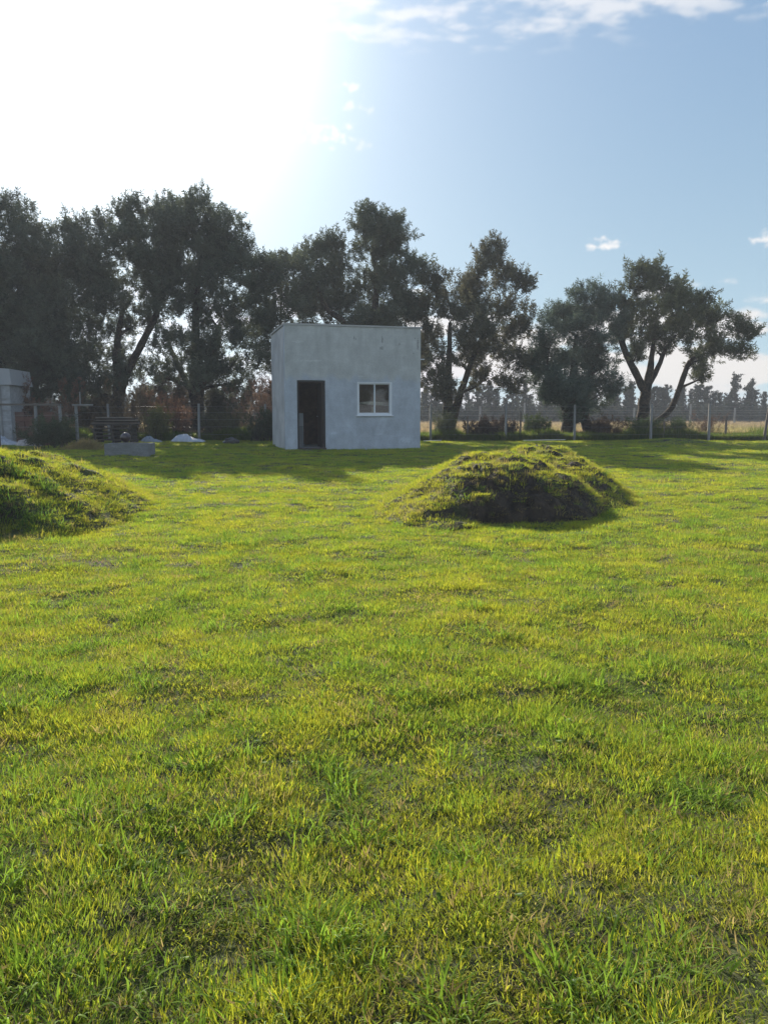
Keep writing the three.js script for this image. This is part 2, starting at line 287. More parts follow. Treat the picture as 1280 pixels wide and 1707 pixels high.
{ // tall rank grass along the fence, and the dry field behind it
  const root = new THREE.Group(); root.name = 'fence_weeds'; root.userData = { kind: 'stuff', label: 'rank tall green grass growing along the wire fence' }; scene.add(root);
  const sc = new Scatter(root, 'weed_tufts'), r = rngOf(5);
  for (let k = 0; k < 9000; k++) { const x = (r() * 2 - 1) * 21, d = 34.3 + 2.6 * r() ** 1.6 + 0.3 * n2(x * 0.4, 3), h = 0.45 + 0.6 * smooth(-0.3, 0.6, n2(x * 0.35 + 8, 1)) * r() + 0.2 * r(); const c = r(); sc.add(tall[r() * 3 | 0], x, 0, -d, 0.9 + 0.4 * r(), h, r, blend(blend(GRN, DEEP, c), DRY, r() < 0.2 ? 0.5 : 0.1 * r(), 0.6), 0.12); }
  sc.finish(grassMat);
  const field = new THREE.Group(); field.name = 'dry_field_grass'; field.userData = { kind: 'stuff', label: 'tan dry standing grass of the field beyond the fence' }; scene.add(field);
  const sf = new Scatter(field, 'dry_tufts'), TAN = [0.37, 0.285, 0.175], OLV = [0.34, 0.32, 0.12];
  for (let k = 0; k < 26000; k++) { const d = 36.5 + 95 * r() ** 1.7, x = (r() * 2 - 1) * (d * 0.55 + 4), q = smooth(-0.3, 0.6, n2(x * 0.12, d * 0.12)) * 0.7 * smooth(70, 37, d) + 0.1 * r(), v = 0.75 + 0.45 * r(), s = 1 + d / 55; sf.add(tall[r() * 3 | 0], x, 0, -d, s, 0.55 + 0.4 * r(), r, [0, 1, 2].map((i) => mix(TAN[i], OLV[i], q) * v), 0.12); }
  sf.finish(grassMat);
}
// ---------------------------------------------------------------- hut
const plain = (f, lo, hi, seed) => dataTexture(512, (u, v) => { const n = mix(lo, hi, 0.5 + 0.5 * tile(u, v, f, 5, seed) + 0.12 * tile(u, v, 90, 2, 3)); return [n, n, n * 0.995]; });
const cementTex = plain(7, 0.68, 0.82, 9);
const frontTex = dataTexture(1024, (u, v) => {                        // cement render of the front: trowel patches, run-off stains, a paler repaired area; uv covers 4.6 x 4.1 m
  const x = u * 4.6, y = v * 4.1;
  let n = 0.75 + 0.05 * fbm2(x * 0.9, y * 0.9, 4) + 0.038 * fbm2(x * 2.5 + 7, y * 1.2, 4) + 0.028 * fbm2(x * 9, y * 14, 3) + 0.012 * n2(x * 60, y * 60);
  n += 0.03 * smooth(0.15, 0.4, fbm2(x * 1.6 + 30, y * 1.1, 3)) * smooth(1.4, 0.7, y) + 0.02 * smooth(0.1, 0.5, fbm2(x * 0.8 + 50, y * 3, 3));
  n -= 0.025 * smooth(0.05, 0.5, fbm2(x * 3 + 11, y * 0.35, 3)) * smooth(2.2, 3.8, y);
  for (const [sx, sy, w, h, k] of [[3.26, 3.62, 0.03, 0.14, 1], [3.24, 3.36, 0.07, 0.06, 0.9], [2.3, 3.66, 0.03, 0.08, 0.7], [2.36, 3.63, 0.02, 0.05, 0.7], [3.1, 3.6, 0.04, 0.03, 0.4], [3.86, 3.5, 0.03, 0.07, 0.6], [4.35, 3.2, 0.03, 0.05, 0.6], [4.0, 3.05, 0.05, 0.05, 0.4], [4.5, 3.5, 0.035, 0.22, 0.9], [4.4, 3.7, 0.05, 0.04, 0.5], [3.7, 3.1, 0.02, 0.12, 0.3], [1.0, 3.7, 0.3, 0.02, 0.3]]) {
    const q = Math.exp(-(((x - sx) / w) ** 2 + ((y - sy) / h) ** 2)) * k; n -= 0.16 * smooth(0.25, 0.7, q + 0.35 * n2(x * 22, y * 12) * Math.sqrt(q));
  }
  for (const [sx, sy, w, h] of [[0.45, 3.5, 0.2, 0.04], [1.6, 0.55, 0.12, 0.05], [3.15, 0.5, 0.16, 0.04], [0.9, 2.9, 0.4, 0.03], [2.5, 2.42, 0.12, 0.03], [4.1, 0.3, 0.2, 0.1]]) n += 0.05 * smooth(0.3, 0.7, Math.exp(-(((x - sx) / w) ** 2 + ((y - sy) / h) ** 2)) + 0.3 * n2(x * 9, y * 15));
  const low = smooth(2.5, 2.2, y + 0.15 * n2(x * 2, y)); return [n * mix(0.99, 0.955, low), n * mix(1, 0.99, low), n * mix(0.985, 1.03, low)];
});
frontTex.wrapS = frontTex.wrapT = THREE.ClampToEdgeWrapping; frontTex.repeat.set(1 / 4.6, 1 / 4.1);
const frontMat = new THREE.MeshStandardMaterial({ map: frontTex, roughness: 0.95, bumpMap: rough, bumpScale: 0.004 });
const sideTex = cementTex.clone(); sideTex.repeat.set(0.35, 0.35); sideTex.needsUpdate = true;
const sideMat = new THREE.MeshStandardMaterial({ map: sideTex, roughness: 0.95, bumpMap: rough, bumpScale: 0.004 });
const capMat = new THREE.MeshStandardMaterial({ map: sideTex, color: col(0.85, 0.84, 0.82), roughness: 0.95 });
const alu = mat(0.78, 0.8, 0.82, 0.45), darkMetal = mat(0.035, 0.03, 0.03, 0.6), glass = new THREE.MeshPhysicalMaterial({ color: col(0.86, 0.9, 0.9), roughness: 0.02, transmission: 1, thickness: 0, ior: 1.5 });
const shed = thing('cement_hut', 'flat-roofed grey cement hut with an open doorway and one sliding window', 'hut', -3.21, 0, -25.3, 0.262);
const HW = 4.6, HH = 4.02, HD = 3.6, TH = 0.16;
{
  const s = new THREE.Shape([[0, -0.1], [HW, -0.1], [HW, HH], [0, HH]].map((p) => new THREE.Vector2(...p)));
  for (const [x0, x1, y0, y1] of [[0.38, 1.33, 0.06, 2.28], [2.4, 3.6, 1.13, 2.24]]) s.holes.push(new THREE.Path([[x0, y0], [x0, y1], [x1, y1], [x1, y0]].map((p) => new THREE.Vector2(...p))));
  const g = new THREE.ExtrudeGeometry(s, { depth: TH, bevelEnabled: true, bevelThickness: 0.008, bevelSize: 0.008, bevelSegments: 2 }); g.translate(0, 0, -TH - 0.008);
  part('front_wall', g, frontMat, shed);
  const wall = (name, w, h, x, y, z, turn) => { const e = new THREE.ExtrudeGeometry(new THREE.Shape([[-w / 2, 0], [w / 2, 0], [w / 2, h], [-w / 2, h]].map((p) => new THREE.Vector2(...p))), { depth: TH, bevelEnabled: false }); e.rotateY(turn); e.translate(x, y, z); return part(name, e, sideMat, shed); };
  wall('side_wall', HD - TH - 0.03, HH + 0.09, 0.003, -0.1, -TH - 0.02 - (HD - TH - 0.03) / 2, Math.PI / 2);
  wall('side_wall', HD - TH - 0.03, HH + 0.09, HW - TH - 0.003, -0.1, -TH - 0.02 - (HD - TH - 0.03) / 2, Math.PI / 2);
  wall('back_wall', HW - 2 * TH - 0.02, HH + 0.08, HW / 2, -0.1, -HD, 0);
  part('roof', box(HW - 2 * TH - 0.03, 0.14, HD - 2 * TH - 0.06, HW / 2, 3.5, -HD / 2), sideMat, shed);
  part('floor', box(HW - 2 * TH - 0.03, 0.12, HD - 2 * TH - 0.06, HW / 2, 0.0, -HD / 2), sideMat, shed);
  // low parapet cap, proud of the front and the right-hand side
  part('parapet_cap', box(HW + 0.07, 0.055, 0.25, HW / 2 + 0.02, HH + 0.039, -0.1), capMat, shed);
  part('parapet_cap', box(0.22, 0.06, HD - 0.26, 0.08, HH + 0.04, -0.245 - (HD - 0.26) / 2), capMat, shed);
  part('parapet_cap', box(0.24, 0.06, HD - 0.26, HW - 0.05, HH + 0.04, -0.245 - (HD - 0.26) / 2), capMat, shed);
  const clay = mat(0.24, 0.14, 0.105, 0.95, { map: grain });          // bare clay block colour on an added lining that darkens the inside
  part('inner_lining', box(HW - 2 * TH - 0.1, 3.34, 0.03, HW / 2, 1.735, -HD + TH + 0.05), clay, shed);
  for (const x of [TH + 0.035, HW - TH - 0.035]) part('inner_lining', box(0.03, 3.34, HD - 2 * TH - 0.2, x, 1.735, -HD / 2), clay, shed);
  // doorway
  const fr = part('door_frame', mergeGeometries([box(0.06, 2.2, 0.12, 0.412, 1.165, -0.075), box(0.06, 2.2, 0.12, 1.298, 1.165, -0.075), box(0.826, 0.06, 0.118, 0.855, 2.245, -0.075)]), darkMetal, shed);
  const door = part('door', box(0.035, 2.13, 0.86, 1.25, 1.14, -0.58), mat(0.05, 0.04, 0.036, 0.6), shed); part('handle', box(0.03, 0.02, 0.12, 1.215, 1.1, -0.94), mat(0.4, 0.4, 0.4, 0.35, { metalness: 1 }), door);
  part('threshold', box(0.94, 0.05, 0.3, 0.855, 0.045, -0.02), mat(0.12, 0.1, 0.09, 0.95, { map: grain }), shed);
  // window: outer frame, two sliding sashes
  const wf = part('window_frame', mergeGeometries([box(1.2, 0.055, 0.1, 3, 1.16, -0.05), box(1.2, 0.045, 0.1, 3, 2.215, -0.05), box(0.045, 1.005, 0.1, 2.425, 1.69, -0.05), box(0.075, 1.005, 0.1, 3.56, 1.69, -0.05), box(1.3, 0.025, 0.06, 3, 1.118, 0.02)]), alu, shed);
  for (const [cx, z, w] of [[2.74, -0.04, 0.58], [3.265, -0.07, 0.57]]) {
    const sash = part('sash', mergeGeometries([box(w, 0.03, 0.022, cx, 1.205, z), box(w, 0.03, 0.022, cx, 2.175, z), box(0.03, 0.94, 0.022, cx - w / 2 + 0.015, 1.69, z), box(0.035, 0.94, 0.022, cx + w / 2 - 0.017, 1.69, z)]), alu, shed);
    part('pane', box(w - 0.055, 0.94, 0.004, cx, 1.69, z), glass, sash);
  }
  part('water_pipe', new THREE.CylinderGeometry(0.018, 0.018, 0.3, 10).rotateZ(Math.PI / 2).translate(HW + 0.15, 3.05, -0.5), alu, shed);
  // inside the hut
  const W = (lx, lz) => { const c = Math.cos(0.262), q = Math.sin(0.262); return [-3.21 + lx * c + lz * q, -25.3 - lx * q + lz * c]; };
  const put = (name, geo, m, label, cat, lx, y, lz) => { const [x, z] = W(lx, lz); return solo(name, geo, m, label, cat, x, y, z, 0.262); };
  const white = mat(0.7, 0.7, 0.68, 0.8), wood = mat(0.62, 0.48, 0.36, 0.75, { map: grain });
  put('storage_box', box(0.26, 0.72, 0.3, 0, 0.36, 0), mat(0.14, 0.15, 0.16, 0.8), 'lower tall grey box just inside the dark doorway of the hut', 'box', 0.52, 0.062, -0.55);
  put('storage_box', box(0.24, 0.42, 0.3, 0, 0.21, 0), mat(0.22, 0.23, 0.24, 0.8), 'paler box stacked on the tall grey box inside the doorway', 'box', 0.53, 0.784, -0.55);
  const sh = thing('trestle_board', 'pale tapered board on trestle legs, added for the bright strip in the hut window', 'board', W(3.3, -0.42)[0], 0.062, W(3.3, -0.42)[1], 0.262);  // added board that makes the pale strip in the window panes
  part('board', (() => { const q = new THREE.Shape(); q.moveTo(-0.72, 0.09); q.quadraticCurveTo(-0.6, 0.13, -0.3, 0.13); q.lineTo(1.0, 0.07); q.lineTo(1.0, -0.04); q.lineTo(-0.35, 0.04); q.quadraticCurveTo(-0.6, 0.05, -0.72, 0.09); const e = new THREE.ExtrudeGeometry(q, { depth: 0.2, bevelEnabled: true, bevelSize: 0.008, bevelThickness: 0.008, bevelSegments: 2 }); e.translate(0, 1.4, -0.2); return e; })(), mat(0.75, 0.62, 0.52, 0.7, { map: grain }), sh);
  for (const [x, z] of [[-0.25, -0.05], [-0.25, -0.16], [0.85, -0.05], [0.85, -0.16]]) part('leg', box(0.05, 1.36, 0.05, x, 0.68, z), wood, sh);
  put('paint_can', mergeGeometries([new THREE.CylinderGeometry(0.05, 0.05, 0.22, 16).translate(0, 0.11, 0), new THREE.CylinderGeometry(0.055, 0.055, 0.02, 16).translate(0, 0.23, 0)]), white, 'small white tin on the hut window ledge inside', 'tin', 2.5, 1.33, -0.3).scale.set(1, 1, 1);
}

// ---------------------------------------------------------------- trees
const barkTex = dataTexture(256, (u, v) => { const n = 0.6 + 0.35 * tile(u, v, 16, 4) + 0.2 * tile(u, v, 6, 3, 4); return [n, n * 0.96, n * 0.9]; });
const bark = new THREE.MeshStandardMaterial({ map: barkTex, color: col(0.16, 0.125, 0.1), roughness: 1, bumpMap: barkTex, bumpScale: 0.03 });
function sprayGeo(seed, leaves, twig, L, w, hang = 0.3) {
  const r = rngOf(seed), s = new Shape3(), d = new THREE.Vector3(), a = new THREE.Vector3(), b = new THREE.Vector3(), up = new THREE.Vector3(0, 1, 0);
  s.tube([[0, 0, 0, 0.006], [0.02, twig * 0.5, 0.01, 0.005], [0.03, twig, 0, 0.003]], 3);
  for (let k = 0; k < leaves; k++) {
    const t = 0.08 + 0.95 * (k / leaves), y = twig * t, f = k * 2.4 + r(), e = 0.35 + 0.9 * r();
    d.set(Math.cos(f) * Math.sin(e), Math.cos(e) - hang * r(), Math.sin(f) * Math.sin(e)).normalize(); a.crossVectors(d, up).normalize().applyAxisAngle(d, r() * 3.1); b.crossVectors(a, d);
    const l = L * (0.65 + 0.6 * r()), h = w * (0.7 + 0.6 * r()) / 2, o = [0.02 * t, y, 0];
    const p = (q, sd, bend) => s.v(o[0] + d.x * l * q + a.x * sd + b.x * bend, o[1] + d.y * l * q + a.y * sd + b.y * bend, o[2] + d.z * l * q + a.z * sd + b.z * bend);
    const A = p(0, 0, 0), B = p(0.45, h, 0.006), C = p(0.45, -h, 0.006), D = p(1, 0, -l * 0.12); s.t(A, C, B); s.t(B, C, D);
  }
  return s.build();
}
const sprays = [0, 1, 2].map((k) => sprayGeo(500 + k, 22, 0.42, 0.15, 0.036));
const finer = [0, 1].map((k) => sprayGeo(520 + k, 26, 0.5, 0.17, 0.024, 0.7));
const crownMat = leafMat(1, 1, 1, 0.32, { specularIntensity: 0.3 });
function limbTo(s, nodes, to, r, thick, sides = 6) {
  let best = null, bd = 1e9;
  for (const n of nodes) { const dd = Math.hypot(n[0] - to[0], n[1] - to[1], n[2] - to[2]) + (n[1] > to[1] - 0.25 ? 1.3 * (n[1] - to[1] + 0.25) : 0); if (dd < bd) { bd = dd; best = n; } }
  const L = Math.hypot(best[0] - to[0], best[1] - to[1], best[2] - to[2]), r0 = Math.min(best[3] * 0.78, thick), k = Math.max(4, Math.ceil(L / 0.4)), pts = [], side = [(r() - 0.5) * L * 0.35, (r() - 0.3) * L * 0.2, (r() - 0.5) * L * 0.35];
  for (let q = 0; q <= k; q++) { const t = q / k, bow = 4 * t * (1 - t) * 0.5, wob = q && q < k ? 0.05 : 0; pts.push([mix(best[0], to[0], t) + side[0] * bow + (r() - 0.5) * wob, mix(best[1], to[1], t) + side[1] * bow + (r() - 0.5) * wob, mix(best[2], to[2], t) + side[2] * bow + (r() - 0.5) * wob, mix(r0, Math.max(0.012, r0 * 0.3), t)]); }
  s.tube(pts, sides); for (const p of pts.slice(1)) nodes.push(p);
}
function makeTree(o) {
  const r = rngOf(o.seed), root = thing(o.name, o.label, 'tree', o.x, 0, o.z, 0, o.group), s = new Shape3(), nodes = [];
  for (const stem of o.stems) {
    const pts = []; // stem: [x, y, radius, z]; smoothed and slightly crooked
    const c = new THREE.CatmullRomCurve3(stem.map((p) => new THREE.Vector3(p[0], p[1], p[3] ?? 0))), m = Math.max(6, Math.ceil(c.getLength() / 0.3));
    for (let k = 0; k <= m; k++) { const t = k / m, v = c.getPoint(t), f = t * (stem.length - 1), i = Math.min(stem.length - 2, f | 0), rad = mix(stem[i][2], stem[i + 1][2], f - i); pts.push([v.x + (r() - 0.5) * rad * 0.25, v.y, v.z + (r() - 0.5) * rad * 0.25, rad * (0.93 + 0.14 * r())]); }
    s.tube(pts, 10); nodes.push(...pts);
  }
  const cl = o.clumps.map(([x, y, rad0]) => [x, y - rad0 * ((o.grow ?? 1.06) - 1) * 1.1 - 0.1, rad0 * (o.grow ?? 1.06)]).map(([x, y, rad]) => ({ x, y, z: (r() - 0.5) * 2.2 * (o.deep ?? 1) * Math.min(1, 0.5 + rad), rad }));
  for (const c of [...cl]) if (c.rad > 0.85 && r() < 0.3) cl.push({ x: c.x + (r() - 0.5) * 0.7, y: c.y - 0.2 - r() * 0.4, z: c.z + (r() < 0.5 ? -1 : 1) * (0.9 + r()), rad: c.rad * 0.75 });
  cl.sort((a, b) => Math.hypot(a.x, a.y - 3) - Math.hypot(b.x, b.y - 3));
  const sc = new Scatter(root, 'crown');
  for (const c of cl) {
    limbTo(s, nodes, [c.x, c.y - c.rad * 0.25, c.z], r, 0.045 + 0.055 * c.rad);
    const subs = 7 + Math.round(c.rad * 7);
    for (let k = 0; k < subs; k++) {                                  // each mass breaks up into smaller sprays of foliage on twigs
      const u = r() * 2 - 1, f = r() * 6.283, q = Math.sqrt(1 - u * u), rr = c.rad * (0.45 + 0.5 * r()), sx = c.x + Math.cos(f) * q * rr, sy = c.y + u * rr * 0.85, sz = c.z + Math.sin(f) * q * rr, sr = c.rad * (0.15 + 0.18 * r()) + 0.1;
      limbTo(s, nodes, [sx, sy, sz], r, 0.022, 4);
      const n = Math.round((o.dense ?? 1) * 72 * sr * sr + 4), tone = 0.75 + 0.5 * r();
      for (let m = 0; m < n; m++) {
        const a = r() * 6.283, v = r() * 2 - 1, w = Math.sqrt(1 - v * v), d = sr * Math.cbrt(r()) * 1.1, x = sx + Math.cos(a) * w * d, y = sy + v * d * 0.8, z = sz + Math.sin(a) * w * d;
        const g = (o.leaf ?? sprays)[r() * (o.leaf ?? sprays).length | 0], t = tone * (0.75 + 0.5 * r());
        E4.set((r() - 0.5) * 2.4 + (o.droop ?? 0) * (r() < 0.5 ? 1 : -1) * 1.2, r() * 6.283, (r() - 0.5) * 2.4); M4.compose(V4.set(x, y, z), Q4.setFromEuler(E4), S4.setScalar(0.75 + 0.5 * r()));
        if (!sc.lists.has(g)) sc.lists.set(g, { m: [], c: [] }); const l = sc.lists.get(g); l.m.push(...M4.elements); l.c.push(o.colour[0] * t, o.colour[1] * t, o.colour[2] * t);
      }
    }
  }
  part('trunk', s.build(), bark, root);
  sc.finish(crownMat);
  return root;
}
const GREY = [0.11, 0.13, 0.085], OLIVE = [0.125, 0.122, 0.075], TEAL = [0.105, 0.14, 0.10];
const row = 'broadleaf trees behind the wire fence';
makeTree({ name: 'broadleaf_tree', label: 'tall dark tree cut by the left edge, behind the pale shed', seed: 1, grow: 1.2, x: -17.08, z: -35, colour: GREY, group: row, dense: 1.25, stems: [[[0, -0.1, 0.3], [-0.1, 2.2, 0.24], [0.1, 4.5, 0.18, 0.2], [0.2, 7.6, 0.1, 0.1]], [[-0.1, 2, 0.18], [-0.9, 4, 0.13, 0.3], [-1.3, 6, 0.08, 0.2]]], clumps: [[0.3,10.03,1.37],[-0.87,8.26,2.05],[0.99,8.39,1.5],[0.6,6.33,1.77],[1.57,4.77,1.5],[-0.1,3.59,1.64],[2.18,3.59,1.23],[-2.03,6.72,2.32],[-1.66,4.38,1.64],[0.91,2.53,1.09]] });
makeTree({ name: 'broadleaf_tree', label: 'wide forked tree above the plank pile, bright sky gap in its crown', seed: 2, grow: 1.2, x: -12.72, z: -37, colour: GREY, group: row, dense: 1.1, stems: [[[0, -0.1, 0.32], [0.05, 1.2, 0.27], [0.07, 2.6, 0.22], [0.05, 4.2, 0.16, -0.2], [0.32, 5.9, 0.1, -0.3]], [[0.02, 1.6, 0.2], [0.45, 2.9, 0.19], [1.25, 4.28, 0.17, 0.2], [2.06, 5.67, 0.14, 0.3], [2.39, 7.04, 0.1, 0.3], [2.15, 8.1, 0.06]]], clumps: [[-1.32,9.69,1.21],[-2.4,8.8,1.3],[-0.54,8.53,1.39],[-2.01,7.18,1.67],[-3.24,7.72,1.21],[-0.05,6.9,1.15],[-2.54,5.12,1.67],[-0.85,4.84,1.39],[-3.56,5.94,1.15],[-4.53,4.84,1.01],[1.58,9.2,1.3],[2.14,7.85,1.3],[1.22,10.54,0.72],[0.75,5.94,0.87],[-1.5,3.17,1.3],[-0.07,3.45,1.01],[-3.19,3.45,1.01]] });
const tallTree = makeTree({ name: 'broadleaf_tree', label: 'tallest rounded tree with a straight dark trunk, behind the white tarpaulin', seed: 3, grow: 1.2, x: -9.09, z: -37.5, colour: GREY, group: row, dense: 1.1, stems: [[[0, -0.1, 0.36], [0.08, 2.6, 0.28], [0.09, 4.9, 0.2], [0.35, 7.95, 0.13], [0.76, 9.3, 0.06]], [[0.1, 1.6, 0.2], [0.4, 2.7, 0.17], [0.8, 3.8, 0.13, 0.3], [1.25, 5.17, 0.09, 0.5]], [[0, 1.4, 0.17], [-0.22, 2.34, 0.15], [-0.98, 3.76, 0.11, -0.3], [-1.37, 4.9, 0.07, -0.4]]], clumps: [[-0.74,10.8,1.11],[0.36,10.07,1.4],[1.54,10.07,1.17],[-1.73,10.61,0.88],[-0.52,8.9,1.4],[1.02,8.49,1.4],[2.16,8.9,0.88],[2.27,7.39,1.32],[3.13,8.08,0.82],[0.82,6.56,1.32],[-0.73,6.84,1.11],[2.81,6.01,1.17],[1.49,4.89,1.23],[-0.67,4.61,1.02],[2.92,4.47,0.88],[0.46,3.76,1.02],[1.74,3.2,0.94],[-1.42,3.48,0.82]] });
makeTree({ name: 'broadleaf_tree', label: 'smaller thin tree filling the gap left of the hut', seed: 4, grow: 1.2, x: -5.27, z: -40, colour: GREY, group: row, dense: 0.75, stems: [[[0, -0.1, 0.17], [0.1, 2.5, 0.13], [0, 5, 0.08], [0.1, 7.5, 0.04]]], clumps: [[-0.33,8.25,0.94],[0.52,8.54,0.81],[-0.05,6.93,1.19],[1.01,6.93,1.0],[-0.83,5.74,1.0],[0.53,5.14,1.25],[-0.56,3.94,0.62],[0.97,3.33,1.25]] });
makeTree({ name: 'broadleaf_tree', label: 'tree rising behind the hut roof with a long low limb', seed: 5, grow: 1.2, x: -0.52, z: -37.5, colour: GREY, group: row, dense: 1.0, stems: [[[0, -0.1, 0.34], [0, 3.7, 0.26], [0.09, 6, 0.18], [0.18, 7.4, 0.12], [-0.04, 8.8, 0.06]], [[0, 4.1, 0.2], [-0.62, 4.89, 0.18], [-1.48, 5.59, 0.15, 0.2], [-2.19, 6.15, 0.12, 0.3], [-2.6, 7.1, 0.07, 0.3]]], clumps: [[-0.1,10.34,0.76],[0.8,9.72,0.82],[-0.27,9.45,0.99],[0.75,8.77,1.05],[0.18,8.22,1.23],[-2.16,9.37,0.82],[-2.82,8.63,0.99],[-1.74,8.63,0.94],[-3.45,7.67,0.99],[-2.32,7.26,1.23],[-0.61,7.17,1.11],[1.09,7.53,1.11],[1.94,8.0,0.7],[-1.33,6.15,1.11],[-3.33,6.01,0.99],[1.09,6.01,1.05],[-0.05,5.17,1.32],[1.95,6.56,0.82]] });
makeTree({ name: 'broadleaf_tree', label: 'twin-stemmed reddish-green tree just right of the hut', seed: 6, x: 3.06, z: -36.5, colour: OLIVE, group: row, dense: 1.0, stems: [[[0, -0.1, 0.3], [-0.07, 2.03, 0.2], [-0.03, 3.7, 0.14], [0, 5.4, 0.08]], [[0.06, 0.3, 0.22], [0.33, 1.47, 0.19], [0.74, 2.86, 0.15, 0.2], [1.14, 3.97, 0.11, 0.3], [1.55, 4.8, 0.07, 0.3]]], clumps: [[1.84,8.56,0.63],[1.14,7.82,0.74],[2.46,7.76,0.68],[-0.71,7.44,0.74],[0.27,7.01,1.08],[1.6,6.69,1.2],[3.17,7.01,0.68],[2.78,5.88,1.08],[0.98,5.47,1.2],[3.41,5.2,0.57],[-0.55,5.88,1.08],[-0.88,4.52,1.02],[2.2,4.3,1.02],[3.05,3.69,0.68],[0.52,3.97,0.91],[-0.87,3.14,0.97],[1.44,2.86,0.63],[2.71,2.59,0.57],[-0.38,2.31,0.63]] });
makeTree({ name: 'broadleaf_tree', label: 'bushy tree with drooping foliage hanging almost to the ground', seed: 7, x: 8.77, z: -36.5, colour: TEAL, group: row, dense: 1.25, leaf: [...sprays, ...finer], droop: 0.3, stems: [[[-0.1, -0.1, 0.4], [-0.08, 1.47, 0.26], [0.06, 3.1, 0.18], [0.15, 4.8, 0.09]], [[0.95, -0.1, 0.28], [0.62, 1.47, 0.2], [0.89, 3.4, 0.13, 0.2], [1.27, 4.8, 0.08, 0.2]], [[-0.3, 1.4, 0.12], [-0.9, 2.6, 0.09, 0.2], [-1.2, 3.6, 0.05, 0.2]]], clumps: [[1.19,6.91,0.74],[0.32,6.42,0.91],[-0.49,5.66,0.91],[-1.24,4.84,0.74],[0.1,4.79,1.14],[1.02,5.61,0.91],[-0.71,3.75,1.02],[0.53,3.47,1.31],[1.44,3.75,0.85],[-0.39,2.45,1.14],[0.93,2.25,1.02],[-1.34,3.14,0.68],[-1.12,2.17,0.63],[0.11,1.47,0.71],[1.63,2.59,0.68],[1.71,6.28,0.68],[2.03,5.2,0.51],[-1.64,4.11,0.46],[-1.91,3.42,0.34]] });
const wideTree = makeTree({ name: 'broadleaf_tree', label: 'spreading tree with a stout fork and leaning limb, last on the right', seed: 8, x: 12.26, z: -36.5, colour: [0.105, 0.12, 0.06], group: row, dense: 0.95, stems: [[[0, -0.1, 0.36], [-0.1, 1.2, 0.28], [0.06, 2.45, 0.22], [0.2, 3.7, 0.13], [0.29, 4.8, 0.08]], [[0.0, 2.2, 0.19], [-0.77, 3.42, 0.16, 0.2], [-1.31, 4.52, 0.13, 0.3], [-1.54, 5.34, 0.1, 0.3], [-1.14, 5.9, 0.06]], [[0.05, 0.5, 0.15], [0.61, 0.86, 0.14], [1.25, 1.47, 0.14], [1.64, 2.86, 0.13, 0.2], [1.89, 3.56, 0.11, 0.2], [2.43, 3.97, 0.07, 0.2]], [[0.06, 2.45, 0.16], [0.63, 3.42, 0.12, -0.2], [0.93, 4.24, 0.09, -0.2], [1.27, 4.8, 0.06]]], clumps: [[-0.7,7.34,0.74],[0.03,7.55,0.74],[-1.03,6.47,0.8],[0.08,6.47,1.08],[1.09,6.74,0.74],[-0.57,5.47,0.91],[0.76,5.66,1.08],[1.9,6.2,0.68],[1.45,5.06,1.08],[2.55,5.39,0.8],[3.3,5.93,0.63],[4.06,5.34,0.51],[4.37,4.79,0.4],[3.15,4.57,0.91],[4.02,4.02,0.51],[2.28,4.02,0.74],[0.59,4.46,0.74],[2.67,3.09,0.43],[-0.65,4.02,0.51]] });
// trees behind the viewpoint, which the hut window mirrors
for (const [src, x, z, turn, label] of [[tallTree, 21, 17, 2.2, 'tall tree behind the viewpoint, seen only as a reflection in the window'], [wideTree, 26, 13, 4.1, 'spreading tree behind the viewpoint, mirrored in the right pane'], [wideTree, 30, 19, 0.7, 'spreading tree behind the viewpoint, farthest of the mirrored ones'], [tallTree, 35, 14, 5.2, 'tall tree behind the viewpoint, mirrored at the window edge']]) {
  const o = src.clone(); o.name = numbered('broadleaf_tree'); o.position.set(x, groundY(x, z), z); o.rotation.y = turn; o.userData = { label, category: 'tree', group: 'trees behind the viewpoint' }; scene.add(o);
}
// ---------------------------------------------------------------- shrubs and weeds
function shrub(name, label, x, z, w, h, depth, colour, n, seed, leaf = sprays, size = 0.7, trans) {
  const r = rngOf(seed), root = thing(name, label, 'shrub', x, 0, z, 0, 'brush along the fence'), s = new Shape3(), sc = new Scatter(root, 'foliage');
  for (let k = 0; k < 9 + w * 3; k++) {
    const bx = (r() - 0.5) * w * 0.6, bz = (r() - 0.5) * depth * 0.6, tx = bx + (r() - 0.5) * w * 0.6, tz = bz + (r() - 0.5) * depth * 0.5, th = h * (0.5 + 0.5 * r());
    s.tube([[bx, -0.05, bz, 0.014], [mix(bx, tx, 0.4), th * 0.5, mix(bz, tz, 0.4), 0.01], [tx, th, tz, 0.004]], 4);
    for (let m = 0; m < n / 10; m++) { const t = 0.12 + 0.88 * r(), q = 0.16 + 0.1 * r(), v = 0.7 + 0.6 * r(); sc.add(leaf[r() * leaf.length | 0], mix(bx, tx, t) + (r() - 0.5) * q * 2, th * t + (r() - 0.5) * q, mix(bz, tz, t) + (r() - 0.5) * q * 2, size * (0.7 + 0.5 * r()), size * (0.7 + 0.5 * r()), r, colour.map((c) => c * v), 0.8); }
  }
  part('stems', s.build(), bark, root); sc.finish(crownMat);
}
const RUST = [0.22, 0.13, 0.085], MOSS = [0.15, 0.16, 0.05], DARK = [0.06, 0.08, 0.045], SAGE = [0.13, 0.15, 0.08];
shrub('shrub', 'russet brush behind the rail fence, beside the pale shed', -14.2, -32.2, 3.2, 2.6, 1.4, RUST, 300, 41);
shrub('shrub', 'brown and olive scrub behind the plank pile', -11.8, -36.0, 3, 2.8, 1.4, [0.17, 0.13, 0.075], 300, 42);
shrub('shrub', 'rust-coloured bush left of the white tarpaulin', -9.9, -35.4, 2.0, 2.2, 1.2, RUST, 260, 43);
